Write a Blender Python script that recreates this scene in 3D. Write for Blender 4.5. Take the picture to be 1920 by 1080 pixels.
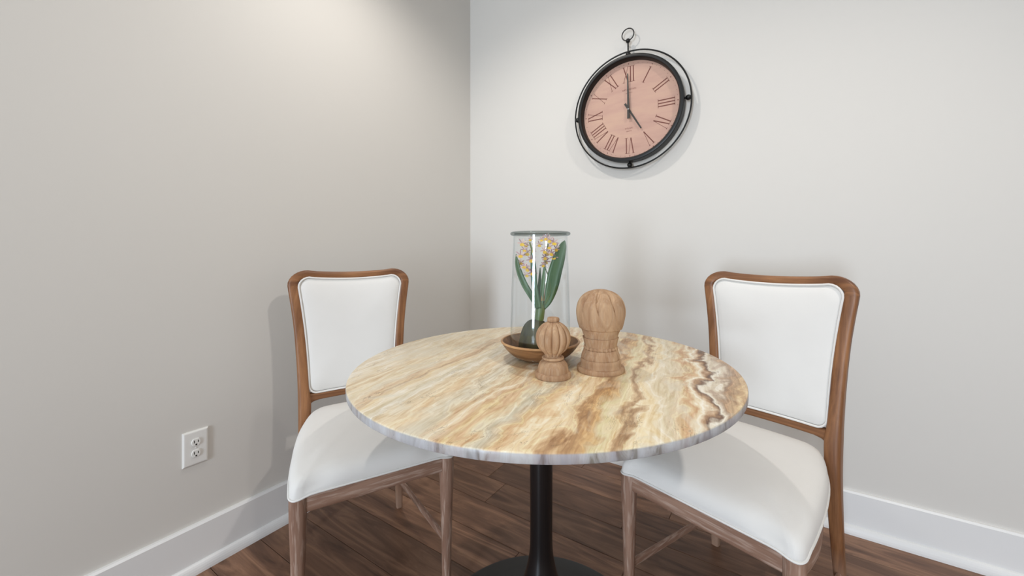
import bpy, bmesh, math, random
from math import sin, cos, pi, radians, sqrt, atan2
from mathutils import Vector, Matrix
random.seed(7)
for o in list(bpy.data.objects):
    bpy.data.objects.remove(o, do_unlink=True)
scene = bpy.context.scene
COL = scene.collection

# ------------------------------------------------------------------ camera
YAW, CAM_H = .5721, 1.02
cam_data = bpy.data.cameras.new('camera')
cam_data.sensor_width = 36.0
cam_data.lens = 740.56 / 1920 * 36.0
cam_data.shift_x = -(972.82 - 960) / 1920
cam_data.shift_y = (468.68 - 540) / 1920
cam_data.clip_start = 0.02
camera = bpy.data.objects.new('camera', cam_data)
COL.objects.link(camera)
camera.location = (1.5509, -1.8619, CAM_H)
camera.rotation_euler = (pi / 2, 0, YAW)
scene.camera = camera

# ------------------------------------------------------------------ world, lights, exposure
def srgb(r, g, b):
    f = lambda c: c / 12.92 if c <= .04045 else ((c + .055) / 1.055) ** 2.4
    return (f(r / 255), f(g / 255), f(b / 255), 1.0)

world = bpy.data.worlds.new('world')
scene.world = world
world.use_nodes = True
wbg = world.node_tree.nodes['Background']
wbg.inputs[0].default_value = (.98, .98, .97, 1)
wbg.inputs[1].default_value = .62

def area(name, loc, target, sx, sy, watts, color, spread=180):
    d = bpy.data.lights.new(name, 'AREA')
    d.shape = 'RECTANGLE'; d.size = sx; d.size_y = sy
    d.energy = watts; d.color = color; d.spread = radians(spread)
    o = bpy.data.objects.new(name, d); COL.objects.link(o)
    o.location = loc
    o.rotation_euler = (Vector(target) - Vector(loc)).to_track_quat('-Z', 'Y').to_euler()
    return o
# daylight window in the wall opposite the clock
area('window_daylight', (1.30, -6.0, 1.10), (1.30, 0, 1.05), .7, 2.1, 125, (.74, .86, 1.0))
# recessed ceiling light close to the left wall
def spot(name, loc, watts, color, size, blend, radius):
    d = bpy.data.lights.new(name, 'SPOT')
    d.energy = watts; d.color = color; d.spot_size = radians(size); d.spot_blend = blend
    d.shadow_soft_size = radius
    o = bpy.data.objects.new(name, d); COL.objects.link(o); o.location = loc
    return o
can = spot('ceiling_downlight', (.55, -.96, 2.58), 27, (1.0, .955, .90), 150, .8, .03)
can.rotation_euler = (Vector((.80, -.85, .45)) - can.location).to_track_quat('-Z', 'Y').to_euler()
# second recessed light further into the room
can = spot('room_downlight', (2.45, -1.15, 2.58), 52, (1.0, .955, .90), 128, .8, .05)
can.rotation_euler = (Vector((1.35, -1.10, .45)) - can.location).to_track_quat('-Z', 'Y').to_euler()

vs = scene.view_settings
vs.view_transform = 'Standard'; vs.look = 'None'; vs.gamma = 1.0; vs.use_curve_mapping = False
vs.exposure = 0.28

# ------------------------------------------------------------------ material helpers
def new_mat(name):
    m = bpy.data.materials.new(name); m.use_nodes = True
    nt = m.node_tree; b = nt.nodes['Principled BSDF']
    return m, nt, b
def N(nt, typ, **kw):
    n = nt.nodes.new(typ)
    for k, v in kw.items(): setattr(n, k, v)
    return n
def L(nt, a, b): nt.links.new(a, b)
def mapping(nt, scale=(1, 1, 1), rot=(0, 0, 0), coord='Object', loc=(0, 0, 0)):
    tc = N(nt, 'ShaderNodeTexCoord'); mp = N(nt, 'ShaderNodeMapping')
    mp.inputs['Scale'].default_value = scale; mp.inputs['Rotation'].default_value = rot
    mp.inputs['Location'].default_value = loc
    L(nt, tc.outputs[coord], mp.inputs['Vector'])
    return mp.outputs['Vector']
def noise(nt, vec, scale, detail=3, rough=.5, dist=0.0):
    n = N(nt, 'ShaderNodeTexNoise')
    n.inputs['Scale'].default_value = scale; n.inputs['Detail'].default_value = detail
    n.inputs['Roughness'].default_value = rough; n.inputs['Distortion'].default_value = dist
    L(nt, vec, n.inputs['Vector'])
    return n.outputs['Fac']
def ramp(nt, fac, stops, interp='LINEAR'):
    r = N(nt, 'ShaderNodeValToRGB'); cr = r.color_ramp; cr.interpolation = interp
    while len(cr.elements) < len(stops): cr.elements.new(.5)
    for e, (p, c) in zip(cr.elements, sorted(stops, key=lambda s: s[0])):
        e.position = p; e.color = c if len(c) == 4 else (*c, 1)
    L(nt, fac, r.inputs['Fac'])
    return r.outputs['Color']
def mix(nt, fac, a, b, blend='MIX'):
    m = N(nt, 'ShaderNodeMix', data_type='RGBA', blend_type=blend)
    for sock, v in ((m.inputs[0], fac), (m.inputs[6], a), (m.inputs[7], b)):
        if hasattr(v, 'is_output'): L(nt, v, sock)
        else: sock.default_value = v
    return m.outputs[2]
def math_(nt, op, a, b=None, c=None):
    m = N(nt, 'ShaderNodeMath', operation=op)
    for i, v in enumerate((a, b, c)):
        if v is None: continue
        if hasattr(v, 'is_output'): L(nt, v, m.inputs[i])
        else: m.inputs[i].default_value = v
    return m.outputs[0]
def bump(nt, b, height, strength, dist=.002):
    n = N(nt, 'ShaderNodeBump'); n.inputs['Strength'].default_value = strength
    n.inputs['Distance'].default_value = dist
    L(nt, height, n.inputs['Height']); L(nt, n.outputs['Normal'], b.inputs['Normal'])

def paint(name, col, rough, scale=180, st=.06):
    m, nt, b = new_mat(name)
    v = mapping(nt)
    n1 = noise(nt, v, 1.3, 2)
    c2 = tuple(x * .965 for x in col[:3]) + (1,)
    L(nt, mix(nt, n1, c2, col), b.inputs['Base Color'])
    b.inputs['Roughness'].default_value = rough
    bump(nt, b, noise(nt, v, scale, 3), st, .001)
    return m
MAT_WALL = paint('wall_paint', (.675, .648, .605, 1), .62)
MAT_CEIL = paint('ceiling_paint', (.78, .77, .75, 1), .8)
MAT_TRIM = paint('trim_paint', (.80, .795, .785, 1), .32, 60, .02)
MAT_PLASTIC = paint('white_plastic', (.80, .785, .75, 1), .35, 300, .01)

def wood(name, axis, light, dark, pale=None, rough=.42, spec=.4, gscale=1.0, pale_amt=.5):
    m, nt, b = new_mat(name)
    s = {'x': (2.2, 26, 26), 'y': (26, 2.2, 26), 'z': (26, 26, 2.2)}[axis]
    s = tuple(k * gscale for k in s)
    v = mapping(nt, s)
    g = noise(nt, v, 1.0, 5, .6, 1.2)
    fine = noise(nt, mapping(nt, tuple(k * 5 for k in s)), 1.0, 3, .6)
    col = ramp(nt, g, [(.28, dark), (.5, tuple((a + c) / 2 for a, c in zip(light, dark))), (.68, light)])
    col = mix(nt, math_(nt, 'MULTIPLY', fine, .55), col, tuple(c * .62 for c in dark[:3]) + (1,))
    if pale:
        pf = ramp(nt, fine, [(.5, (0, 0, 0)), (.66, (1, 1, 1))])
        sep = N(nt, 'ShaderNodeMath', operation='MULTIPLY'); L(nt, pf, sep.inputs[0]); sep.inputs[1].default_value = pale_amt
        col = mix(nt, sep.outputs[0], col, pale)
    L(nt, col, b.inputs['Base Color'])
    b.inputs['Roughness'].default_value = rough
    b.inputs['Specular IOR Level'].default_value = spec
    bump(nt, b, fine, .12, .0012)
    return m
W_L, W_D = srgb(176, 124, 82), srgb(98, 58, 34)
WOOD_X = wood('polished_oak_across', 'x', W_L, W_D)
WOOD_Z = wood('polished_oak_upright', 'z', W_L, W_D)
def cool_lit_feet(m):  # paints the cooler light low on the back posts as a greyer tone
    nt = m.node_tree; b = nt.nodes['Principled BSDF']
    src = b.inputs['Base Color'].links[0].from_socket
    tc = N(nt, 'ShaderNodeTexCoord'); sp = N(nt, 'ShaderNodeSeparateXYZ'); L(nt, tc.outputs['Object'], sp.inputs[0])
    mr = N(nt, 'ShaderNodeMapRange'); L(nt, sp.outputs[2], mr.inputs[0])
    mr.inputs[1].default_value = .04; mr.inputs[2].default_value = .20; mr.inputs[3].default_value = .85; mr.inputs[4].default_value = 0
    L(nt, mix(nt, mr.outputs[0], src, srgb(158, 130, 112)), b.inputs['Base Color'])
cool_lit_feet(WOOD_Z)
G_L, G_D, G_P = srgb(172, 138, 118), srgb(126, 92, 74), srgb(206, 182, 166)  # legs and aprons: same oak, cooler light painted in as grey, plus pale grain
COOL_OAK_X = wood('cool_lit_oak_across', 'x', G_L, G_D, G_P, .55)
COOL_OAK_Y = wood('cool_lit_oak_along', 'y', G_L, G_D, G_P, .55)
COOL_OAK_Z = wood('cool_lit_oak_upright', 'z', G_L, G_D, G_P, .55)
C_L, C_D = srgb(208, 174, 138), srgb(158, 120, 90)
CARVED = wood('carved_wood', 'z', C_L, C_D, srgb(218, 196, 170), .75, .2, 1.6, .22)
BOWL_WOOD = wood('turned_bowl_wood', 'x', srgb(168, 124, 82), srgb(92, 60, 38), None, .42, .45, 1.3)
BOWL_RIM = wood('pale_bowl_rim', 'x', srgb(222, 180, 128), srgb(170, 120, 76), None, .4, .45, 1.3)

def fabric():
    m, nt, b = new_mat('white_linen')
    v = mapping(nt)
    w1 = N(nt, 'ShaderNodeTexWave', wave_type='BANDS', bands_direction='X'); w1.inputs['Scale'].default_value = 260
    w2 = N(nt, 'ShaderNodeTexWave', wave_type='BANDS', bands_direction='Z'); w2.inputs['Scale'].default_value = 260
    w3 = N(nt, 'ShaderNodeTexWave', wave_type='BANDS', bands_direction='Y'); w3.inputs['Scale'].default_value = 260
    for w in (w1, w2, w3): L(nt, v, w.inputs['Vector']); w.inputs['Distortion'].default_value = 1.0
    s = math_(nt, 'ADD', math_(nt, 'ADD', w1.outputs['Fac'], w2.outputs['Fac']), w3.outputs['Fac'])
    n = noise(nt, v, 9, 3)
    L(nt, mix(nt, n, (.755, .735, .70, 1), (.80, .78, .745, 1)), b.inputs['Base Color'])
    b.inputs['Roughness'].default_value = .9
    b.inputs['Specular IOR Level'].default_value = .15
    b.inputs['Sheen Weight'].default_value = .15
    bump(nt, b, s, .10, .0006)
    return m
FABRIC = fabric()

def marble():
    m, nt, b = new_mat('veined_stone')
    # t runs across the veins, s along them
    tc = N(nt, 'ShaderNodeTexCoord')
    mp = N(nt, 'ShaderNodeMapping'); mp.inputs['Rotation'].default_value = (0, 0, -atan2(.16, .987))
    L(nt, tc.outputs['Object'], mp.inputs['Vector'])
    sep = N(nt, 'ShaderNodeSeparateXYZ'); L(nt, mp.outputs['Vector'], sep.inputs[0])
    t, s, z = sep.outputs
    def vec(ts, ss, off=0.0, zs=6):
        c = N(nt, 'ShaderNodeCombineXYZ')
        L(nt, math_(nt, 'MULTIPLY_ADD', t, ts, off), c.inputs[0]); L(nt, math_(nt, 'MULTIPLY', s, ss), c.inputs[1])
        L(nt, math_(nt, 'MULTIPLY', z, zs), c.inputs[2])
        return c.outputs[0]
    big = noise(nt, vec(5, 3.4, 3.1), 1.0, 3, .55, .3)
    mid = noise(nt, vec(17, 9, 9.7), 1.0, 3, .5, .9)
    fin = noise(nt, vec(90, 30, 1.7), 1.0, 4, .6, .6)
    # the veins wander more on one half of the slab
    amp = N(nt, 'ShaderNodeMapRange'); L(nt, t, amp.inputs[0])
    amp.inputs[1].default_value = -.25; amp.inputs[2].default_value = .2
    amp.inputs[3].default_value = .55; amp.inputs[4].default_value = 1.0
    d = math_(nt, 'ADD', math_(nt, 'MULTIPLY', math_(nt, 'SUBTRACT', big, .5), .13),
              math_(nt, 'ADD', math_(nt, 'MULTIPLY', math_(nt, 'SUBTRACT', mid, .5), .10),
                    math_(nt, 'MULTIPLY', math_(nt, 'SUBTRACT', fin, .5), .008)))
    d = math_(nt, 'MULTIPLY', d, amp.outputs[0])
    u = math_(nt, 'ADD', math_(nt, 'ADD', t, d), .5)
    bands = [(-.46, (220, 204, 176)), (-.36, (228, 214, 188)), (-.30, (222, 202, 168)), (-.255, (228, 214, 186)),
             (-.212, (216, 190, 154)), (-.205, (180, 148, 114)), (-.196, (232, 214, 182)), (-.15, (220, 210, 188)),
             (-.10, (226, 202, 164)), (-.055, (216, 206, 184)), (-.03, (212, 186, 146)), (-.01, (234, 218, 188)),
             (.01, (210, 178, 134)), (.045, (218, 192, 150)), (.068, (208, 200, 178)), (.095, (218, 188, 144)),
             (.135, (236, 218, 184)), (.158, (216, 186, 144)), (.172, (182, 140, 98)), (.192, (200, 164, 118)),
             (.206, (226, 216, 180)), (.226, (224, 200, 158)), (.243, (180, 144, 106)), (.262, (236, 218, 182)),
             (.305, (222, 210, 184)), (.335, (212, 178, 132)), (.355, (238, 228, 202)), (.371, (188, 150, 112)),
             (.379, (112, 82, 64)), (.388, (234, 226, 206)), (.412, (170, 138, 108)), (.45, (204, 174, 134))]
    base = ramp(nt, u, [(p + .5, srgb(*c)) for p, c in bands])
    # contour banding that follows the wandering veins
    w = math_(nt, 'SINE', math_(nt, 'MULTIPLY_ADD', u, 190.0, math_(nt, 'MULTIPLY', mid, 5.0)))
    wf = ramp(nt, math_(nt, 'MULTIPLY_ADD', w, .5, .5), [(.05, (.34, .34, .34)), (.30, (.48, .48, .48)), (.90, (.5, .5, .5)), (.97, (.70, .70, .70))])
    base = mix(nt, .55, base, wf, 'OVERLAY')
    # fine streaks along the veins
    st = noise(nt, vec(80, 9, 5.0, 20), 1.0, 4, .58, 1.3)
    sf = ramp(nt, st, [(.32, (0, 0, 0)), (.48, (.5, .5, .5)), (.66, (1, 1, 1))])
    base = mix(nt, .48, base, sf, 'SOFT_LIGHT')
    cl = noise(nt, vec(9, 5, 2.2), 1.0, 4, .6, 1.5)
    cf = math_(nt, 'MULTIPLY', ramp(nt, cl, [(.52, (0, 0, 0)), (.66, (1, 1, 1))]), .55)
    base = mix(nt, cf, base, srgb(216, 208, 188))
    # thin dark hairline veins and pits
    hv = noise(nt, vec(24, 5, 7.3), 1.0, 6, .7, 1.6)
    hf = ramp(nt, math_(nt, 'ABSOLUTE', math_(nt, 'SUBTRACT', hv, .47)), [(0, (1, 1, 1)), (.012, (0, 0, 0))])
    brk = ramp(nt, noise(nt, vec(30, 14, 4.4), 1.0, 3), [(.5, (0, 0, 0)), (.62, (1, 1, 1))])
    hf = math_(nt, 'MULTIPLY', math_(nt, 'MULTIPLY', hf, brk), .7)
    base = mix(nt, hf, base, srgb(120, 96, 74))
    # the edge band is paler and greyer than the top face
    ez = N(nt, 'ShaderNodeMapRange'); L(nt, z, ez.inputs[0])
    ez.inputs[1].default_value = .737 - .0035; ez.inputs[2].default_value = .737 - .0015
    ez.inputs[3].default_value = 1.0; ez.inputs[4].default_value = 0.0
    ev = ramp(nt, noise(nt, vec(34, 34, 4.1, 9), 1.0, 4, .6, .8), [(.36, srgb(98, 96, 104)), (.46, srgb(154, 155, 164)), (.62, srgb(176, 180, 190))])
    edge = mix(nt, .22, ev, base)
    base = mix(nt, ez.outputs[0], base, edge)
    L(nt, base, b.inputs['Base Color'])
    b.inputs['Roughness'].default_value = .34
    b.inputs['Specular IOR Level'].default_value = .4
    return m
STONE = marble()

def simple(name, col, rough, metal=0.0, spec=.5, coat=0.0):
    m, nt, b = new_mat(name)
    n = noise(nt, mapping(nt), 40, 3)
    L(nt, mix(nt, n, tuple(c * .85 for c in col[:3]) + (1,), col), b.inputs['Base Color'])
    b.inputs['Roughness'].default_value = rough; b.inputs['Metallic'].default_value = metal
    b.inputs['Specular IOR Level'].default_value = spec; b.inputs['Coat Weight'].default_value = coat
    return m
BLACK_METAL = simple('black_powder_coat', (.005, .005, .006, 1), .27, 0, .6)
BASE_METAL = simple('matt_black_base', (.020, .018, .017, 1), .5, 0, .4)
CLOCK_METAL = simple('dark_bronze_metal', (.008, .0075, .007, 1), .40, 0, .35)
HAND_METAL = simple('dark_hand_metal', (.030, .026, .020, 1), .4, 0, .5)
INK = simple('brown_ink', srgb(122, 80, 72), .8, 0, .1)
INK_FAINT = simple('faded_ink', srgb(160, 118, 106), .8, 0, .1)
SILVER = simple('steel_pin', (.7, .7, .7, 1), .25, 1.0)
SLOT = simple('dark_slot', (.03, .027, .024, 1), .7, 0, .1)
def dial():
    m, nt, b = new_mat('pink_dial_paper')
    v = mapping(nt, (3, 3, 14))
    n = noise(nt, v, 1.0, 4, .6)
    L(nt, ramp(nt, n, [(.3, srgb(184, 146, 132)), (.5, srgb(194, 157, 140)), (.7, srgb(201, 166, 144))]), b.inputs['Base Color'])
    b.inputs['Roughness'].default_value = .55; b.inputs['Specular IOR Level'].default_value = .3
    return m
DIAL = dial()
def glass(name, tint, edge):
    m = bpy.data.materials.new(name); m.use_nodes = True; nt = m.node_tree
    for n in list(nt.nodes): nt.nodes.remove(n)
    out = N(nt, 'ShaderNodeOutputMaterial'); mx = N(nt, 'ShaderNodeMixShader')
    tr = N(nt, 'ShaderNodeBsdfTransparent'); gl = N(nt, 'ShaderNodeBsdfGlossy')
    lw = N(nt, 'ShaderNodeLayerWeight'); lw.inputs['Blend'].default_value = .5
    L(nt, ramp(nt, lw.outputs['Facing'], [(0, tint), (.80, tint), (1.0, edge)]), tr.inputs['Color'])
    fr = ramp(nt, lw.outputs['Facing'], [(0, (.04, .04, .04)), (.5, (.06, .06, .06)), (.8, (.16, .16, .16)), (1, (.55, .55, .55))])
    gl.inputs['Roughness'].default_value = .05; gl.inputs['Color'].default_value = (.9, .95, 1, 1)
    L(nt, fr, mx.inputs[0]); L(nt, tr.outputs[0], mx.inputs[1]); L(nt, gl.outputs[0], mx.inputs[2])
    L(nt, mx.outputs[0], out.inputs[0])
    return m
GLASS = glass('clear_glass', (.985, .99, .988, 1), (.60, .66, .65, 1))
GLASS_LIP = glass('thick_glass_lip', (.62, .65, .64, 1), (.34, .37, .37, 1))
def leafy(name, a, bcol, rough=.4):
    m, nt, b = new_mat(name)
    n = noise(nt, mapping(nt, (30, 30, 6)), 1.0, 4)
    L(nt, ramp(nt, n, [(.3, a), (.7, bcol)]), b.inputs['Base Color'])
    b.inputs['Roughness'].default_value = rough
    return m
LEAF = leafy('orchid_leaf_green', srgb(44, 84, 48), srgb(84, 118, 70))
STALK = leafy('stalk_green', srgb(58, 92, 52), srgb(120, 134, 74))
NODE = leafy('dry_stalk_node', srgb(150, 116, 70), srgb(178, 142, 92), .6)
MOSS = leafy('dark_moss', srgb(30, 32, 18), srgb(80, 78, 44), .85)
YELLOW = leafy('yellow_petal', srgb(226, 176, 30), srgb(244, 214, 70), .5)
MAUVE = leafy('mauve_petal', srgb(140, 88, 104), srgb(222, 190, 188), .5)
PINK = leafy('pale_pink_petal', srgb(206, 160, 160), srgb(236, 214, 200), .5)
def floor_mat():
    m, nt, b = new_mat('walnut_plank')
    oi = N(nt, 'ShaderNodeObjectInfo')
    tc = N(nt, 'ShaderNodeTexCoord')
    add = N(nt, 'ShaderNodeVectorMath', operation='MULTIPLY_ADD')
    L(nt, tc.outputs['Object'], add.inputs[0]); add.inputs[1].default_value = (2.2, 17, 17)
    cmb = N(nt, 'ShaderNodeCombineXYZ')
    L(nt, math_(nt, 'MULTIPLY', oi.outputs['Random'], 37.0), cmb.inputs[0])
    L(nt, math_(nt, 'MULTIPLY', oi.outputs['Random'], 91.0), cmb.inputs[1])
    L(nt, cmb.outputs[0], add.inputs[2])
    g = noise(nt, add.outputs[0], 1.0, 6, .62, 1.4)
    col = ramp(nt, g, [(.25, srgb(68, 43, 28)), (.5, srgb(116, 78, 52)), (.72, srgb(156, 111, 77))])
    hsv = N(nt, 'ShaderNodeHueSaturation')
    L(nt, math_(nt, 'MULTIPLY_ADD', oi.outputs['Random'], .5, .72), hsv.inputs['Value'])
    hsv.inputs['Saturation'].default_value = .86
    L(nt, col, hsv.inputs['Color']); L(nt, hsv.outputs['Color'], b.inputs['Base Color'])
    b.inputs['Roughness'].default_value = .42; b.inputs['Specular IOR Level'].default_value = .35
    bump(nt, b, g, .1, .001)
    return m
PLANK = floor_mat()
SUBFLOOR = simple('dark_subfloor', (.02, .014, .01, 1), .9)

# ------------------------------------------------------------------ mesh helpers
def mesh_obj(name, verts, faces, mat, parent=None, smooth=True, mats=None, face_mats=None):
    me = bpy.data.meshes.new(name)
    me.from_pydata([tuple(v) for v in verts], [], faces)
    bm = bmesh.new(); bm.from_mesh(me)
    bmesh.ops.recalc_face_normals(bm, faces=bm.faces[:])
    bm.to_mesh(me); bm.free()
    for m in (mats or [mat]): me.materials.append(m)
    if face_mats:
        for p, k in zip(me.polygons, face_mats): p.material_index = k
    if smooth:
        for p in me.polygons: p.use_smooth = True
    o = bpy.data.objects.new(name, me); COL.objects.link(o)
    if parent: o.parent = parent
    return o
def auto_smooth(o, ang=40):
    bm = bmesh.new(); bm.from_mesh(o.data)
    for e in bm.edges:
        if len(e.link_faces) == 2 and e.calc_face_angle(0) > radians(ang): e.smooth = False
    bm.to_mesh(o.data); bm.free()
    return o
def box(name, lo, hi, mat, parent=None, bevel=0.0, seg=2):
    bm = bmesh.new()
    bmesh.ops.create_cube(bm, size=1)
    lo, hi = Vector(lo), Vector(hi)
    for v in bm.verts:
        v.co = Vector(((v.co[i] + .5) * (hi[i] - lo[i]) + lo[i]) for i in range(3))
    if bevel:
        bmesh.ops.bevel(bm, geom=bm.edges[:], offset=bevel, segments=seg, affect='EDGES', profile=.5)
    me = bpy.data.meshes.new(name); bm.to_mesh(me); bm.free()
    me.materials.append(mat)
    o = bpy.data.objects.new(name, me); COL.objects.link(o)
    if parent: o.parent = parent
    return o
def extrude_poly(name, pts2, axis, a, b, mat, parent=None):
    """pts2 outline in the two axes other than `axis`, extruded from a to b"""
    def P(q, t):
        return {'x': (t, q[0], q[1]), 'y': (q[0], t, q[1]), 'z': (q[0], q[1], t)}[axis]
    n = len(pts2)
    V = [P(q, a) for q in pts2] + [P(q, b) for q in pts2]
    F = [tuple(range(n)), tuple(range(n, 2 * n))] + [(i, (i + 1) % n, n + (i + 1) % n, n + i) for i in range(n)]
    return mesh_obj(name, V, F, mat, parent, smooth=False)
def loft(name, secs, mat, parent=None, n=16, expo=2.0, cap=True, closed=False):
    """secs: (centre, half-axis A, half-axis B) triples; superellipse section"""
    V, F = [], []
    for c, A, B in secs:
        for k in range(n):
            a = 2 * pi * (k + .5) / n
            ca, sa = cos(a), sin(a)
            V.append(Vector(c) + Vector(A) * (abs(ca) ** (2 / expo) * (1 if ca >= 0 else -1))
                     + Vector(B) * (abs(sa) ** (2 / expo) * (1 if sa >= 0 else -1)))
    m = len(secs)
    for i in range(m if closed else m - 1):
        j = (i + 1) % m
        for k in range(n):
            F.append((i * n + k, i * n + (k + 1) % n, j * n + (k + 1) % n, j * n + k))
    if cap and not closed:
        F.append(tuple(range(n))); F.append(tuple(range((m - 1) * n, m * n)))
    return auto_smooth(mesh_obj(name, V, F, mat, parent), 45)
def tube(name, pts, r, mat, parent=None, n=10, closed=False, rfun=None):
    pts = [Vector(p) for p in pts]; m = len(pts); secs = []
    up = None
    for i in range(m):
        a = pts[(i - 1) % m] if (closed or i > 0) else pts[i]
        b = pts[(i + 1) % m] if (closed or i < m - 1) else pts[i]
        T = (b - a).normalized()
        if up is None:
            up = Vector((0, 0, 1)) if abs(T.z) < .9 else Vector((0, 1, 0))
        A = (up - T * up.dot(T)).normalized(); B = T.cross(A); up = A
        rr = r * (rfun(i / (m - 1)) if rfun else 1)
        secs.append((pts[i], A * rr, B * rr))
    return loft(name, secs, mat, parent, n, 2.0, True, closed)
def lathe(name, prof, mat, parent=None, n=48, shape=None, axis='z', mats=None, fm=None, close_ends=True):
    """prof: (r, z) list; shape(theta, r, z) -> radius"""
    V, F, FM = [], [], []
    for r, z in prof:
        for k in range(n):
            th = 2 * pi * k / n
            rr = shape(th, r, z) if shape else r
            V.append((rr * cos(th), rr * sin(th), z))
    m = len(prof)
    for i in range(m - 1):
        for k in range(n):
            F.append((i * n + k, i * n + (k + 1) % n, (i + 1) * n + (k + 1) % n, (i + 1) * n + k))
            FM.append(fm(i) if fm else 0)
    if close_ends:
        F.append(tuple(range(n))); F.append(tuple(range((m - 1) * n, m * n)))
        FM += [fm(0) if fm else 0, fm(m - 2) if fm else 0]
    if axis == 'y':   # turn the z axis of the profile to -y (out of the wall facing the room)
        V = [(x, -z, y) for x, y, z in V]
    return auto_smooth(mesh_obj(name, V, F, mat, parent, True, mats, FM if fm else None), 35)
def smooth_prof(p, k=4):
    """Catmull-Rom refinement of an (r, z) profile"""
    out = []
    for i in range(len(p) - 1):
        p0, p1, p2, p3 = p[max(i - 1, 0)], p[i], p[i + 1], p[min(i + 2, len(p) - 1)]
        for j in range(k):
            t = j / k
            out.append(tuple(.5 * (2 * p1[q] + (p2[q] - p0[q]) * t + (2 * p0[q] - 5 * p1[q] + 4 * p2[q] - p3[q]) * t * t
                                   + (3 * p1[q] - p0[q] - 3 * p2[q] + p3[q]) * t ** 3) for q in range(len(p1))))
    out.append(p[-1])
    return out
def closed_spline(p, k=6):
    n = len(p); out = []
    for i in range(n):
        p0, p1, p2, p3 = p[i - 1], p[i], p[(i + 1) % n], p[(i + 2) % n]
        for j in range(k):
            t = j / k
            out.append(tuple(.5 * (2 * p1[q] + (p2[q] - p0[q]) * t + (2 * p0[q] - 5 * p1[q] + 4 * p2[q] - p3[q]) * t * t
                                   + (3 * p1[q] - p0[q] - 3 * p2[q] + p3[q]) * t ** 3) for q in range(len(p1))))
    return out
def thing(name, label, cat, loc=(0, 0, 0), rotz=0.0, group=None):
    o = bpy.data.objects.new(name, None); COL.objects.link(o)
    o.location = loc; o.rotation_euler = (0, 0, rotz); o.empty_display_size = .1
    o['label'] = label; o['category'] = cat
    if group: o['group'] = group
    return o
def structure(o, label=None, cat=None):
    o['kind'] = 'structure'
    if label: o['label'] = label
    if cat: o['category'] = cat
    return o

# ------------------------------------------------------------------ room shell
RX, RY, RH = 3.6, -3.6, 2.6
structure(box('wall_left', (-.1, RY, 0), (0, .1, RH), MAT_WALL), 'plain greige painted wall with the outlet, left of the room corner', 'wall')
structure(box('wall_right', (0, 0, 0), (RX, .1, RH), MAT_WALL), 'plain pale grey painted wall behind the round clock', 'wall')
structure(box('wall_unseen', (RX, RY, 0), (RX + .1, .1, RH), MAT_WALL), 'unseen greige wall across the room, added to steer the ambient light', 'wall')  # unseen side wall, added to cut ambient light on the outlet wall
structure(box('ceiling', (-.1, RY, RH), (RX, .1, RH + .1), MAT_CEIL), 'white flat ceiling above the dining corner', 'ceiling')
floor = structure(box('floor', (-.1, RY, -.08), (RX, .1, -.012), SUBFLOOR), 'dark brown wood plank floor under the table and chairs', 'floor')
PW = .148
row = 0; y = 0.0
while y > RY + .01:
    x = -random.uniform(.1, 1.1)
    y1 = max(y - PW, RY)
    while x < RX:
        ln = random.choice((1.22, 1.22, .92, .61))
        x0, x1 = max(x, 0), min(x + ln, RX)
        if x1 - x0 > .03:
            w, h = (x1 - x0), (y - y1)
            p = box('plank', (-w / 2 + .0006, -h / 2 + .0006, -.012), (w / 2 - .0006, h / 2 - .0006, 0), PLANK, floor, .0012, 1)
            p.location = ((x0 + x1) / 2, (y + y1) / 2, 0)
        x += ln
    y = y1; row += 1

BH = .148
prof = [(0, 0), (.014, 0), (.014, BH - .006), (.009, BH), (0, BH)]
bl = structure(extrude_poly('baseboard_left', prof, 'y', RY, 0, MAT_TRIM), 'white baseboard running below the outlet wall', 'baseboard')
bl.data.transform(Matrix.Identity(4))
br = structure(extrude_poly('baseboard_right', [(-a, z) for a, z in prof], 'x', .014, RX, MAT_TRIM), 'white baseboard running below the clock wall', 'baseboard')
q = [(.014, 0)] + [(.014 + .017 * cos(a), .030 * sin(a)) for a in [pi / 2 * k / 6 for k in range(7)]]
extrude_poly('shoe_molding', q, 'y', RY, 0, MAT_TRIM, bl)
extrude_poly('shoe_molding', [(-a, z) for a, z in q], 'x', .014, RX, MAT_TRIM, br)

# ------------------------------------------------------------------ pedestal table
TC = Vector((1.0526, -.9824, 0)); TR, TT, TZ = .458, .0185, .737
table = thing('pedestal_table', 'round table with veined beige stone top on a black pedestal', 'table', TC)
prof = [(TR - .004, TZ - TT), (TR - .001, TZ - TT + .001), (TR, TZ - TT + .003), (TR, TZ - .003), (TR - .0012, TZ - .0008), (TR - .004, TZ)]
top = lathe('tabletop', prof, STONE, table, 128)
tilt = Matrix.Translation((0, 0, TZ)) @ Matrix.Rotation(radians(-.55), 4, Vector((-sin(YAW), cos(YAW), 0))) @ Matrix.Translation((0, 0, -TZ))
top.matrix_local = tilt      # slab tilted about the view axis so its outline fits the image
colp = smooth_prof([(.0295, .70), (.0292, .50), (.0285, .34), (.029, .265), (.034, .225), (.046, .18), (.070, .13), (.105, .085), (.135, .062)], 5)
lathe('pedestal_column', [(.11, .718), (.11, .709), (.036, .705)] + colp + [(.16, .046), (.17, .034), (.172, .020)], BLACK_METAL, table, 64)
lathe('pedestal_base', [(.30, 0), (.301, .004), (.300, .0085), (.294, .011), (.25, .0135), (.172, .020), (.165, .022)], BASE_METAL, table, 96)

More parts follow.
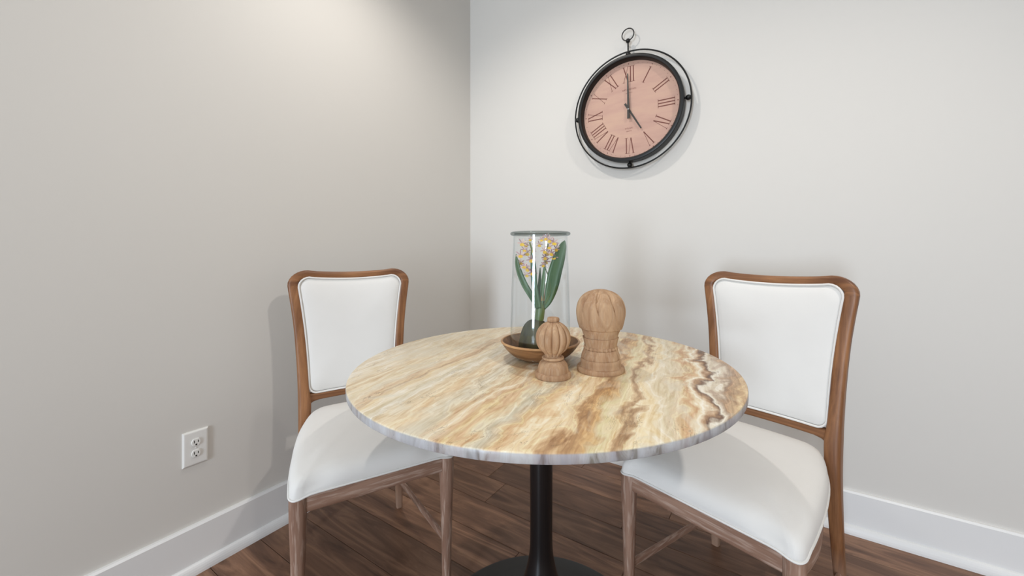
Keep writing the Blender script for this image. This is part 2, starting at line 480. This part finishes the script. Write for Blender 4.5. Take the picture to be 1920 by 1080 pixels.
# ------------------------------------------------------------------ dining chairs
HS = .41
def rake(z):            # fore-aft position of the back frame at height z
    if z >= HS: return -.075 * (z - HS)
    return -.035 * ((HS - z) / HS) ** 1.6
def crv(u):             # plan curve of the back: the middle lies further back
    return -.018 * (1 - min(abs(u) / .2, 1) ** 2)
def make_chair(label):
    t = thing('dining_chair', label, 'chair', (0, 0, 0), 0, 'white upholstered dining chairs at the round table')
    SZ = HS + .011          # underside of the cushion
    # --- seat cushion
    half = [(0, -.012), (.09, -.010), (.126, .002), (.152, .045), (.180, .14), (.199, .26), (.2085, .37), (.2105, .425),
            (.2095, .450), (.201, .464), (.187, .4675), (.165, .466), (.08, .466)]
    out = half + [(0, .466)] + [(-a, b_) for a, b_ in reversed(half[1:])]
    o2 = closed_spline(out, 4)
    n = len(o2)
    def edge_drop(u, y):
        k = max(0, 1 - sqrt((abs(u) - .2) ** 2 + (y - .455) ** 2) / .045)
        return -.008 * (k * k * (3 - 2 * k))
    cen = Vector((0, .21))
    V, F = [], []
    rings = [(.90, .006, 0), (.985, .001, 1), (1.0, .007, 1), (1.0, .018, .8), (.988, .032, .4), (.955, .043, .2), (.90, .0505, .1),
             (.82, .056, 0), (.70, .061, 0), (.55, .065, 0), (.38, .068, 0), (.20, .0695, 0)]
    for s, h, dk in rings:
        for u, yv in o2:
            # nearly parallel inset instead of scaling at the rim
            p = cen + (Vector((u, yv)) - cen) * s
            ear = max(0, 1 - sqrt((abs(u) - .2) ** 2 + (yv - .455) ** 2) / .07)
            hh = h - .010 * ear * (1 if h > .015 else 0) * (s > .8)
            dent = max(0, 1 - sqrt((abs(u) - .150) ** 2 + (yv - .47) ** 2) / .05) if .015 < h < .05 else 0
            V.append((p.x, p.y - .006 * dent, SZ + hh + edge_drop(u, yv) * dk - .005 * dent))
    for i in range(len(rings) - 1):
        for k in range(n): F.append((i * n + k, i * n + (k + 1) % n, (i + 1) * n + (k + 1) % n, (i + 1) * n + k))
    V.append((cen.x, cen.y, SZ + .070)); c = len(V) - 1; last = (len(rings) - 1) * n
    for k in range(n): F.append((last + k, last + (k + 1) % n, c))
    F.append(tuple(range(n)))
    seat = mesh_obj('seat', V, F, FABRIC, t)
    # welt along the lower edge of the cushion
    tube('seat_welt', [(u * 1.001, .21 + (yv - .21) * 1.001, SZ + .0035 + edge_drop(u, yv)) for u, yv in o2], .0028, FABRIC, seat, 6, True)
    # --- front legs
    for s in (-1, 1):
        prof = [(.0115, 0), (.0125, .004), (.0128, .05), (.0142, .16), (.0172, .28), (.0200, .36), (.0203, SZ - .004)]
        secs = [((s * .191, .4464, z), (r, 0, 0), (0, r, 0)) for r, z in smooth_prof(prof, 3)]
        loft('front_leg', secs, COOL_OAK_Z, t, 20, 2.3)
    # --- back posts, running from the floor to the shoulders
    for s in (-1, 1):
        path = [  # z, outer half-width, face width, fore-aft depth
            (0, .186, .024, .024), (.06, .184, .0255, .026), (.18, .181, .029, .031), (.30, .179, .033, .037), (.40, .178, .037, .043),
            (.46, .178, .040, .046), (.50, .1785, .040, .045), (.53, .179, .036, .043), (.60, .1815, .034, .039), (.68, .186, .034, .035),
            (.76, .1925, .0335, .032), (.83, .201, .0335, .030), (.875, .2075, .0335, .029), (.895, .210, .0335, .029)]
        secs = []
        for z, ow, fw, dp in smooth_prof(path, 3):
            u = ow - fw / 2
            secs.append(((s * u, rake(z) + crv(u), z), (fw / 2, 0, 0), (0, dp / 2, 0)))
        loft('back_post', secs, WOOD_Z, t, 24, 3.6)
    # --- top rail with its two rounded shoulders
    raw = []
    R0 = .046
    def rail_z(u): return .9335 - .009 * (1 - min(abs(u) / .16, 1) ** 2)
    for k in range(9):
        a = pi - (pi / 2) * k / 8
        raw.append((-.1940 + .0465 + .0465 * cos(a), .8955 + (.9335 - .8955) * sin(a), .0335 - .006 * k / 8))
    mid = [(u, rail_z(u), .0275) for u in [-.12 + .02 * i for i in range(13)]]
    pathp = [(-.19325, .895, .0335)] + raw[1:] + mid + [(-u, z, w) for u, z, w in reversed(raw[1:])] + [(.19325, .895, .0335)]
    secs = []
    for i, (u, z, w) in enumerate(pathp):
        a_ = pathp[max(i - 1, 0)]; b_ = pathp[min(i + 1, len(pathp) - 1)]
        T = Vector((b_[0] - a_[0], 0, b_[1] - a_[1])).normalized()
        if i in (0, len(pathp) - 1): T = Vector((0, 0, 1 if i == 0 else -1))
        S = Vector((T.z, 0, -T.x))
        secs.append(((u, rake(z) + crv(u), z), S * (w / 2), Vector((0, .0145, 0))))
    loft('top_rail', secs, WOOD_X, t, 24, 3.4)
    # --- lower rail below the back panel, flaring into the posts
    secs = []
    for i in range(17):
        u = -.150 + .300 * i / 16
        fl = max(0, (abs(u) - .115) / .035)
        h = .0135 + .010 * fl ** 2
        z = .503 - .007 * fl ** 2
        secs.append(((u, rake(z) + crv(u), z), (0, 0, h), (0, .0125, 0)))
    loft('lower_rail', secs, WOOD_X, t, 16, 3.4)
    # --- upholstered back panel and its welt
    def pw(z):           # half-width of the panel
        a = max(0, (z - .517) / (.925 - .517))
        return .1455 + .012 * a + .0265 * a ** 2.2
    zt, zb, rt_, rb_ = .9235, .5165, .034, .028
    pts = []
    for k in range(7):    # upper right corner and around
        a = pi / 2 * k / 6
        pts.append((pw(zt - rt_) - rt_ + rt_ * sin(a), zt - rt_ + rt_ * cos(a)))
    for k in range(1, 12):
        z = zt - rt_ - (zt - rt_ - zb - rb_) * k / 12
        pts.append((pw(z), z))
    for k in range(7):
        a = pi / 2 * k / 6
        pts.append((pw(zb + rb_) - rb_ + rb_ * cos(a), zb + rb_ - rb_ * sin(a)))
    right = pts
    bot = [((pw(zb) - rb_) * .9 * (1 - 2 * k / 10), zb) for k in range(0, 11)]
    left = [(-u, z) for u, z in reversed(right)]
    topl = [(-.128 + .0256 * k, zt - .009 * (1 - min(abs(-.128 + .0256 * k) / .15, 1) ** 2)) for k in range(0, 11)]
    ol = right + bot + left + topl
    n = len(ol); cz = .72
    V, F = [], []
    rings = [(1.0, -.010), (1.0, .004), (.975, .010), (.93, .0145), (.85, .018), (.70, .021), (.50, .023), (.25, .024)]
    for s, d in rings:
        for u, z in ol:
            uu, zz = u * s, cz + (z - cz) * s
            V.append((uu, rake(zz) + crv(uu) + d, zz))
    for i in range(len(rings) - 1):
        for k in range(n): F.append((i * n + k, i * n + (k + 1) % n, (i + 1) * n + (k + 1) % n, (i + 1) * n + k))
    V.append((0, rake(cz) + crv(0) + .0245, cz)); c = len(V) - 1; last = (len(rings) - 1) * n
    for k in range(n): F.append((last + k, last + (k + 1) % n, c))
    V.append((0, rake(cz) + crv(0) - .012, cz)); c = len(V) - 1
    for k in range(n): F.append((k, (k + 1) % n, c))
    panel = mesh_obj('back_panel', V, F, FABRIC, t)
    tube('panel_welt', [(u * .988, rake(z) + crv(u) + .0125, cz + (z - cz) * .994) for u, z in ol], .0034, FABRIC, panel, 8, True)
    # --- aprons under the seat
    box('front_apron', (-.176, .4464 - .012, SZ - .044), (.176, .4464 + .012, SZ + .004), COOL_OAK_X, t, .003)
    box('back_apron', (-.150, -.028, SZ - .044), (.150, -.006, SZ + .004), COOL_OAK_X, t, .003)
    for s in (-1, 1):
        secs = []
        cvs = [(.132, .020), (.146, .07), (.167, .16), (.185, .26), (.1985, .34), (.200, .40), (.197, .432)]
        cvs = smooth_prof(cvs, 3)
        for i, (u, yv) in enumerate(cvs):
            a_ = cvs[max(i - 1, 0)]; b_ = cvs[min(i + 1, len(cvs) - 1)]
            T = Vector((b_[0] - a_[0], b_[1] - a_[1], 0)).normalized(); S = Vector((-T.y, T.x, 0))
            secs.append(((s * u, yv, SZ - .020), (s * S.x * .011, S.y * .011, 0), (0, 0, .025)))
        loft('side_apron', secs, COOL_OAK_Y, t, 16, 4.0)
    # --- side stretchers
    for s in (-1, 1):
        p0, p1 = Vector((s * .190, .438, .165)), Vector((s * .170, -.012, .120))
        D = (p1 - p0).normalized(); S = Vector((-D.y, D.x, 0)).normalized(); U = S.cross(D)
        if U.z < 0: U = -U
        loft('side_stretcher', [(p0 + (p1 - p0) * k / 8, S * .0065, U * .0105) for k in range(9)], COOL_OAK_Y, t, 14, 3.2)
    return t

def copy_tree(o, parent=None):
    c = o.copy(); COL.objects.link(c)
    if parent: c.parent = parent
    for ch in list(o.children): copy_tree(ch, c)
    return c
chair = make_chair('white upholstered dining chair with oak frame between table and outlet wall')
chair2 = copy_tree(chair)
chair2['label'] = 'white upholstered dining chair with oak frame standing below the clock wall, right of table'
chair.location = (.2578, -.9719, 0); chair.rotation_euler = (0, 0, -2.0323)
chair2.location = (1.5378, -.4290, 0); chair2.rotation_euler = (0, 0, 2.8372)

# ------------------------------------------------------------------ wall clock
clock = thing('wall_clock', 'round wall clock with pink dial and thin outer ring, on right wall', 'clock', (.985, 0, 1.6748))
clock.rotation_euler = (0, radians(-.8), 0)
NR = 120
case_prof = [(.236, .004), (.243, .006), (.243, .050), (.2455, .052), (.2465, .058), (.2445, .0635), (.238, .0655), (.231, .064), (.2268, .058), (.2258, .030)]
lathe('clock_case', case_prof, CLOCK_METAL, clock, NR, axis='y')
lathe('dial', [(.2262, .0285), (.2262, .0305)], DIAL, clock, NR, axis='y')
ring_y = -.034
tube('outer_ring', [(.2715 * cos(2 * pi * k / 128), ring_y, .2715 * sin(2 * pi * k / 128)) for k in range(128)], .0036, CLOCK_METAL, clock, 10, True)
def ball(name, loc, r, parent, mat, nseg=20):
    prof = [(max(r * sin(pi * k / 12), .0004), -r * cos(pi * k / 12)) for k in range(13)]
    o = lathe(name, prof, mat, parent, nseg); o.location = loc
    return o
for a in (0, pi / 2, pi, 3 * pi / 2):
    b_ = ball('ring_ball', (.2585 * cos(a), ring_y, .2585 * sin(a)), .0118, clock, CLOCK_METAL)
    tube('ring_pin', [Vector((-.018 * cos(a), 0, -.018 * sin(a))), Vector((.012 * cos(a), 0, .012 * sin(a)))], .004, CLOCK_METAL, b_, 8)
tube('hanging_stem', [(0, ring_y, .2705), (0, ring_y, .318)], .0036, CLOCK_METAL, clock, 10)
ball('stem_ball', (0, ring_y, .3225), .0105, clock, CLOCK_METAL)
tube('hanging_loop', [(.028 * cos(2 * pi * k / 48), ring_y, .352 + .028 * sin(2 * pi * k / 48)) for k in range(48)], .0027, CLOCK_METAL, clock, 8, True)

DY0, DY1 = -.0306, -.0312
def stroke_mesh(strokes):
    """strokes: list of quads (4 points in dial x,z)"""
    V, F = [], []
    for qd in strokes:
        b0 = len(V)
        V += [(x, DY0, z) for x, z in qd] + [(x, DY1, z) for x, z in qd]
        F += [(b0, b0 + 1, b0 + 2, b0 + 3), (b0 + 4, b0 + 5, b0 + 6, b0 + 7)]
        F += [(b0 + i, b0 + (i + 1) % 4, b0 + 4 + (i + 1) % 4, b0 + 4 + i) for i in range(4)]
    return V, F
def line(p, q_, w):
    p, q_ = Vector(p), Vector(q_); d = (q_ - p).normalized(); n_ = Vector((-d.y, d.x)) * w / 2
    return [p + n_, p - n_, q_ - n_, q_ + n_]
HN, R_IN = .072, .131
def numeral(chars):
    """strokes for a roman numeral centred on x=0, feet at y=R_IN"""
    wid = {'I': .0135, 'V': .031, 'X': .031}
    tot = sum(wid[c] for c in chars); x = -tot / 2; out = []
    y0, y1 = R_IN, R_IN + HN
    thick, thin, ser = .0044, .0014, .0013
    for c in chars:
        w = wid[c]; m = x + w / 2
        if c == 'I':
            out.append(line((m, y0), (m, y1), thick))
            for yy in (y0, y1): out.append(line((m - .0072, yy), (m + .0072, yy), ser))
        elif c == 'V':
            out.append(line((m - .0105, y1), (m + .0005, y0), thick)); out.append(line((m + .0115, y1), (m + .001, y0), thin))
            out.append(line((m - .0165, y1), (m - .0045, y1), ser)); out.append(line((m + .0065, y1), (m + .0155, y1), ser))
        else:
            out.append(line((m - .0105, y1), (m + .0105, y0), thick)); out.append(line((m + .0105, y1), (m - .0105, y0), thin))
            for sx in (-1, 1):
                for yy in (y0, y1): out.append(line((m + sx * .0105 - .005, yy), (m + sx * .0105 + .005, yy), ser))
        x += w
    return out
ROM = ['XII', 'I', 'II', 'III', 'IV', 'V', 'VI', 'VII', 'VIII', 'IX', 'X', 'XI']
for i, rn in enumerate(ROM):
    a = 2 * pi * i / 12
    strokes = []
    for qd in numeral(rn):
        strokes.append([(p[0] * cos(a) + p[1] * sin(a), -p[0] * sin(a) + p[1] * cos(a)) for p in qd])
    V, F = stroke_mesh(strokes)
    mesh_obj('numeral', V, F, INK, clock, False)
dots = []
for i in range(60):
    a = 2 * pi * i / 60; r = .2155; s_ = .0028 if i % 5 == 0 else .0013
    c_ = (r * sin(a), r * cos(a))
    d1, d2 = Vector((sin(a), cos(a))), Vector((cos(a), -sin(a)))
    dots.append([Vector(c_) + d1 * s_, Vector(c_) + d2 * s_, Vector(c_) - d1 * s_, Vector(c_) - d2 * s_])
V, F = stroke_mesh(dots)
mt = mesh_obj('minute_track', V, F, INK, clock, False); mt['kind'] = 'stuff'
# faded, unreadable print above and below the centre
def print_line(x0, x1, y, h, step):
    out = []; x = x0
    while x < x1:
        out.append(line((x, y - h / 2), (x, y + h / 2), .0011))
        if random.random() < .6: out.append(line((x, y + random.choice((-.5, 0, .5)) * h), (x + step * .8, y + random.choice((-.5, .5)) * h * .9), .0009))
        x += step
    return out
V, F = stroke_mesh(print_line(-.030, .034, .096, .0065, .0052) + print_line(-.014, .017, .080, .0040, .004)
                   + print_line(-.020, .018, -.086, .0058, .0048) + print_line(-.014, .012, -.099, .0038, .0038))
mesh_obj('dial_print', V, F, INK_FAINT, clock, False)['kind'] = 'stuff'
def hand(name, ang, tip, tail, w_tail, w_mid, w_tip, y):
    pts = [(-w_tail / 2, -tail), (w_tail / 2, -tail), (w_mid / 2, 0), (w_tip / 2, tip), (-w_tip / 2, tip), (-w_mid / 2, 0)]
    n = len(pts)
    rot = [(p[0] * cos(ang) + p[1] * sin(ang), -p[0] * sin(ang) + p[1] * cos(ang)) for p in pts]
    V = [(x, y, z) for x, z in rot] + [(x, y - .0015, z) for x, z in rot]
    F = [tuple(range(n)), tuple(range(n, 2 * n))] + [(i, (i + 1) % n, n + (i + 1) % n, n + i) for i in range(n)]
    return mesh_obj(name, V, F, HAND_METAL, clock, False)
hand('hour_hand', radians(150), .112, .034, .0105, .009, .0062, -.0385)
hand('minute_hand', radians(-.4), .166, .044, .0125, .010, .0052, -.0430)
pin = lathe('centre_pin', [(.0042, .0300), (.0042, .0455), (.003, .0467)], SILVER, clock, 16, axis='y')

# ------------------------------------------------------------------ outlet
outlet = thing('wall_outlet', 'white duplex power outlet low on the left wall', 'outlet', (0, -1.3613, .391))
PWD, PH = .0335, .0545
V, F = [], []
for d, s in ((0, 0), (.003, 0), (.0058, .0035), (.0062, .006)):
    V += [(d, yy, zz) for yy, zz in ((-PWD + s, -PH + s), (PWD - s, -PH + s), (PWD - s, PH - s), (-PWD + s, PH - s))]
for i in range(3):
    for k in range(4): F.append((i * 4 + k, i * 4 + (k + 1) % 4, i * 4 + 4 + (k + 1) % 4, i * 4 + 4 + k))
F += [(0, 1, 2, 3), (12, 13, 14, 15)]
mesh_obj('wall_plate', V, F, MAT_PLASTIC, outlet, False)
for sz in (1, -1):
    zc = sz * .0178
    pts = []
    for k in range(32):
        a = 2 * pi * k / 32
        yy = .0118 * cos(a); zz = max(-.0112, min(.0112, .0136 * sin(a)))
        pts.append((yy, zz))
    V = [(.005, y_, zc + z_) for y_, z_ in pts] + [(.0085, y_, zc + z_) for y_, z_ in pts] + [(.0090, y_ * .93, zc + z_ * .93) for y_, z_ in pts]
    F = [(i, (i + 1) % 32, 32 + (i + 1) % 32, 32 + i) for i in range(32)] + [(32 + i, 32 + (i + 1) % 32, 64 + (i + 1) % 32, 64 + i) for i in range(32)] + [tuple(range(64, 96))]
    rc = mesh_obj('receptacle', V, F, MAT_PLASTIC, outlet, False)
    for yy, hh in ((-.0050, .0042), (.0050, .0034)):
        box('slot', (.0075, yy - .0011, zc + .0025 - hh), (.0093, yy + .0011, zc + .0025 + hh), SLOT, rc)
    g = lathe('ground_hole', [(.0025, .0075), (.0025, .0093)], SLOT, rc, 14)
    g.rotation_euler = (0, pi / 2, 0); g.location = (0, 0, zc - .0068)
sc = lathe('plate_screw', [(.0026, .0055), (.0024, .0072)], MAT_PLASTIC, outlet, 12); sc.rotation_euler = (0, pi / 2, 0)

# ------------------------------------------------------------------ objects on the table
BW = Vector((1.0353, -.9570, TZ))
bowl = thing('wooden_bowl', 'shallow turned wooden bowl holding the glass cylinder on the table', 'bowl', BW)
outer = smooth_prof([(.052, 0), (.058, .0015), (.074, .010), (.090, .025), (.1005, .0395), (.1035, .0445)], 4)
inner = smooth_prof([(.0985, .0455), (.094, .0375), (.082, .022), (.064, .012), (.03, .008), (.002, .0078)], 4)
lathe('bowl_body', outer + inner, BOWL_WOOD, bowl, 72)
rim = lathe('bowl_rim', [(.0985, .0445), (.0988, .0462), (.1005, .0472), (.1030, .0464), (.1042, .0445), (.1034, .0425), (.0985, .0440)], BOWL_RIM, bowl, 72, close_ends=False)

vase = thing('glass_cylinder_vase', 'tall clear glass cylinder vase with thick rolled lip, standing in the wooden bowl', 'vase', BW + Vector((0, 0, .0085)))
VH = 1.0645 - TZ - .0085
outp = [(.0775, 0), (.0788, .002), (.0788, .02), (.0775, .10), (.0745, .20), (.0718, .27), (.0705, VH - .012), (.0712, VH - .006)]
inp = [(.0688, VH - .006), (.0681, VH - .012), (.0694, .27), (.0721, .20), (.0751, .10), (.0764, .02), (.0764, .002)]
lathe('glass_wall', outp + inp, GLASS, vase, 96, close_ends=False)
lip = [(.0735 + .0055 * cos(2 * pi * k / 14), VH - .002 + .0048 * sin(2 * pi * k / 14)) for k in range(15)]
lathe('glass_lip', lip, GLASS_LIP, vase, 96, close_ends=False)

# --- orchid inside the glass
OB = BW + Vector((0, 0, .0085))
RT = Vector((cos(YAW), sin(YAW), 0)); TO = Vector((sin(YAW), -cos(YAW), 0))     # image right, towards the viewer
orchid = thing('potted_orchid', 'orchid with yellow and mauve blossoms and green leaves inside the glass cylinder', 'plant', OB)
def OP(rx, z, dep=0.0):   # point in plant space: right offset, height above table, depth towards the viewer
    v = RT * rx + TO * dep; return Vector((v.x, v.y, z - .0085))
def lump(name, prof, mat, amp, seed):
    rnd = random.Random(seed); ph = [rnd.uniform(0, 6.28) for _ in range(8)]
    def sh(th, r, z):
        return r * (1 + amp * (sin(3 * th + ph[0] + z * 60) * .5 + sin(5 * th + ph[1] - z * 90) * .3 + sin(9 * th + ph[2] + z * 140) * .3 + sin(17 * th + ph[3] + z * 200) * .15))
    return lathe(name, prof, mat, orchid, 40, sh)
root = lump('root_ball', smooth_prof([(.030, .0005), (.040, .006), (.0425, .022), (.041, .045), (.036, .066), (.028, .080), (.018, .089), (.004, .092)], 3), MOSS, .07, 3)
root.location = OP(-.012, .0085)
tube('stalk', [OP(-.004, .088), OP(-.002, .105), OP(.000, .125), OP(.001, .142), OP(.001, .165)], .012, STALK, orchid, 12, rfun=lambda t_: .75 + .55 * sin(pi * min(1, t_ * 1.1)) - .5 * t_)
tube('stalk_node', [OP(.004, .150), OP(.005, .165), OP(.006, .185)], .0075, NODE, orchid, 10, rfun=lambda t_: 1 - .35 * t_)
def leaf(pts, widths, fold=.25, mat=LEAF):
    """pts: plant-space centre line; blade faces the viewer"""
    P = [Vector(p) for p in pts]; V, F = [], []
    secs = smooth_prof([(*p, w) for p, w in zip(P, widths)], 5)
    m = len(secs)
    for i, s_ in enumerate(secs):
        c_ = Vector(s_[:3]); w = max(s_[3], .0004)
        a_ = Vector(secs[max(i - 1, 0)][:3]); b_ = Vector(secs[min(i + 1, m - 1)][:3])
        T = (b_ - a_).normalized(); S = T.cross(TO).normalized(); Nn = S.cross(T)
        for k, (x_, f_) in enumerate(((-1, 1), (-.5, .4), (0, 0), (.5, .4), (1, 1))):
            V.append(c_ + S * w * x_ + Nn * w * fold * f_)
        for k, (x_, f_) in enumerate(((1, 1), (.5, .4), (0, 0), (-.5, .4), (-1, 1))):
            V.append(c_ + S * w * x_ * .97 + Nn * (w * fold * f_ - .0009))
    for i in range(m - 1):
        for k in range(10): F.append((i * 10 + k, i * 10 + (k + 1) % 10, (i + 1) * 10 + (k + 1) % 10, (i + 1) * 10 + k))
    F += [tuple(range(10)), tuple(range((m - 1) * 10, m * 10))]
    return mesh_obj('leaf', V, F, mat, orchid)
leaf([OP(.006, .128), OP(.020, .150), OP(.030, .185), OP(.0385, .225), OP(.050, .265), OP(.060, .295), OP(.0645, .308)], [.006, .011, .0165, .0178, .0155, .009, .001], .22)
leaf([OP(-.004, .128, .004), OP(-.022, .160, .006), OP(-.041, .192, .004), OP(-.054, .222, 0), OP(-.061, .248, 0), OP(-.0635, .272, 0)], [.006, .0078, .0082, .0075, .0055, .001], .3)
leaf([OP(-.004, .130, .010), OP(-.011, .165, .012), OP(-.0165, .20, .012), OP(-.0185, .240, .010), OP(-.021, .275, .010)], [.006, .0078, .0078, .007, .001], .3)
leaf([OP(.001, .132, .006), OP(.004, .17, .006), OP(.0075, .205, .006), OP(.011, .243, .004)], [.005, .0055, .0052, .0015], .35)
leaf([OP(-.002, .132, -.006), OP(-.003, .17, -.008), OP(-.001, .205, -.008), OP(.000, .236, -.008)], [.004, .0042, .0038, .001], .35)
tube('flower_stem', [OP(.012, .14), OP(.0255, .165), OP(.0270, .19), OP(.0215, .215), OP(.013, .235), OP(.012, .262), OP(.018, .285), OP(.021, .30)], .0016, STALK, orchid, 8)
tube('flower_stem', [OP(-.004, .14, .004), OP(-.020, .195, .006), OP(-.0235, .235, .006), OP(-.024, .265, .004), OP(-.0225, .285, .004), OP(-.028, .303, .004)], .0022, STALK, orchid, 8)
def petal(V, F, FM, c_, d, nrm, ln, w, mi):
    d = d.normalized(); s_ = d.cross(nrm).normalized(); b0 = len(V)
    for t_, ww, up in ((0, .15, 0), (.35, .8, .08), (.7, 1.0, .14), (1.0, .25, .10)):
        for q_ in (-1, 0, 1):
            V.append(c_ + d * ln * t_ + s_ * w * ww * q_ + nrm * ln * (up - (.06 if q_ == 0 else 0)))
    for i in range(3):
        for k in range(2): F.append((b0 + i * 3 + k, b0 + i * 3 + k + 1, b0 + i * 3 + k + 4, b0 + i * 3 + k + 3)); FM.append(mi)
def flower(pos, size, rnd):
    nrm = (TO + RT * rnd.uniform(-.7, .7) + Vector((0, 0, rnd.uniform(-.4, .7)))).normalized()
    ax = nrm.cross(Vector((0, 0, 1))).normalized(); up = ax.cross(nrm)
    V, F, FM = [], [], []
    off = rnd.uniform(-.3, .3)
    for k in range(5):
        a = off + pi / 2 + (k - 2) * radians(52)
        petal(V, F, FM, pos, ax * cos(a) + up * sin(a), nrm, size * rnd.uniform(.9, 1.15), size * .14, rnd.choice((0, 0, 1)))
    fl = mesh_obj('blossom', V, F, MAUVE, orchid, True, [MAUVE, PINK], FM)
    V, F, FM = [], [], []
    for a in (-.5, .0, .5):
        petal(V, F, FM, pos + nrm * size * .06, ax * sin(a) - up * cos(a), nrm, size * .70, size * .26, 0)
    mesh_obj('lip_petal', V, F, YELLOW, fl)
rnd = random.Random(11)
def ipx(x, y_, dep):   # position on the plant from the blossom's image pixel coordinates
    return OP((x - 1013) / 712, 1.02 - (y_ - 468.7) / 712 - TZ, dep)
for (x, y_, dp, sz) in [(979, 456, .012, .0125), (986, 458, -.01, .011), (994, 448, 0, .009), (976, 478, .01, .0125), (989, 474, -.012, .012), (996, 486, .014, .0125),
                        (977, 492, -.008, .011), (983, 499, .012, .0115), (989, 503, .005, .0125), (998, 510, .012, .012), (1000, 469, -.014, .010), (988, 515, .0, .0095),
                        (1024, 446, .004, .012), (1030, 450, .012, .0115), (1039, 455, -.006, .0135), (1042, 466, .010, .012), (1020, 470, .012, .012), (1027, 474, -.01, .012),
                        (1033, 474, .014, .0115), (1038, 482, 0, .011), (1021, 482, .006, .0115), (1024, 490, -.008, .011), (1018, 496, .008, .010), (1012, 458, -.012, .010), (1016, 449, .0, .009), (1030, 463, 0, .0105), (983, 468, .004, .010)]:
    flower(ipx(x, y_, dp), sz * 1.05, rnd)

# --- carved finials
small = thing('carved_finial', 'small carved wooden finial with ribbed ball and flat stub on top', 'finial', (1.1369, -1.0776, TZ), .3)
prof = smooth_prof([(.0385, 0), (.0402, .002), (.0400, .008), (.0375, .0118)], 3) + smooth_prof([(.0345, .0128), (.0342, .018), (.0318, .028), (.0275, .0345), (.0225, .0375)], 3) \
    + smooth_prof([(.0205, .0385), (.0240, .0402), (.0248, .0425), (.0238, .0448), (.0190, .0462), (.0175, .0478)], 3)
lathe('turned_base', prof, CARVED, small, 56)
bp = [(.0175, .0475)]
for k in range(1, 16):
    a = -pi / 2 + .42 + (pi - .62) * k / 16
    bp.append((.0392 * cos(a), .0862 + .0385 * sin(a)))
bp.append((.0085, .1243))
def flute(nf, amp):
    def f(th, r, z):
        a = abs(sin(nf * th / 2))
        return r * (1 - amp * (1 - a) ** 2.2 * min(1, r / .02))
    return f
lathe('ribbed_ball', smooth_prof(bp, 3), CARVED, small, 156, flute(13, .15))
lathe('stub', smooth_prof([(.0085, .1225), (.0125, .1235), (.0138, .1265), (.0130, .1305), (.0105, .1325), (.004, .1315)], 3), CARVED, small, 28, lambda th, r, z: r * (1 + .04 * sin(3 * th) + .03 * sin(7 * th + 1)))

bigf = thing('carved_finial', 'large carved wooden finial with twisted-leaf ball and stepped base', 'finial', (1.2099, -.9777, TZ), .1)
prof = smooth_prof([(.0530, 0), (.0553, .003), (.0552, .008), (.0535, .0118)], 3) + smooth_prof([(.0478, .0125), (.0465, .018), (.0462, .026), (.0440, .0302)], 3)
lathe('stepped_base', prof, CARVED, bigf, 64)
def scallop(th, r, z):
    a = abs(sin(8 * th / 2 + .4))
    return r * (1 - .07 * (1 - a) ** 2)
lathe('scalloped_collar', smooth_prof([(.0425, .0298), (.0450, .0312), (.0440, .038), (.0408, .047), (.0388, .0515)], 3), CARVED, bigf, 108, scallop)
lathe('beaded_ring', smooth_prof([(.0372, .0508), (.0392, .0525), (.0394, .0570), (.0370, .0595)], 3), CARVED, bigf, 144, lambda th, r, z: r * (1 - .07 * abs(cos(12 * th))))
lathe('upper_collar', smooth_prof([(.0370, .0588), (.0376, .0620), (.0396, .0720), (.0418, .0795)], 3), CARVED, bigf, 108, lambda th, r, z: r * (1 - .06 * (1 - abs(sin(5 * th + .3))) ** 3))
bp = smooth_prof([(.0412, .0785), (.0432, .086), (.0490, .101), (.0540, .118), (.0566, .137), (.0548, .154), (.0492, .1675), (.0395, .1785), (.0275, .1855), (.0135, .1897), (.0015, .1912)], 6)
NL = 9
def petal_edge(th, r, z):
    """overlapping carved leaves: each steps down at its curved right-hand edge"""
    k = max(0, min(1, (z - .0785) / .113))
    best = 0.0
    for row, n_, z0, h_, tw in ((0, 9, -.10, 1.12, .35), (1, 9, .18, .90, .55)):
        v = (k - z0) / h_
        if not 0 < v < 1.0: continue
        ph = (n_ * th / (2 * pi) + .5 * row + tw * sin(2.6 * v)) % 1.0 - .5
        hw = .56 * (sin(pi * min(1, v * .62 + .38)) ** .7)      # leaf half-width, pointed at the top
        e = 1 - abs(ph) / max(hw, .001)
        if e > 0:
            best = max(best, (.55 + .45 * row) * min(1, e / .11) ** .6 + .12 * e)
    return r * (1 - .17 * (1 - min(best, 1.08)) * min(1, r / .022))
lathe('leaf_ball', bp, CARVED, bigf, 288, petal_edge)

# every object needs a unique, plain record: nothing hidden, nothing parented to the camera
bpy.context.view_layer.update()
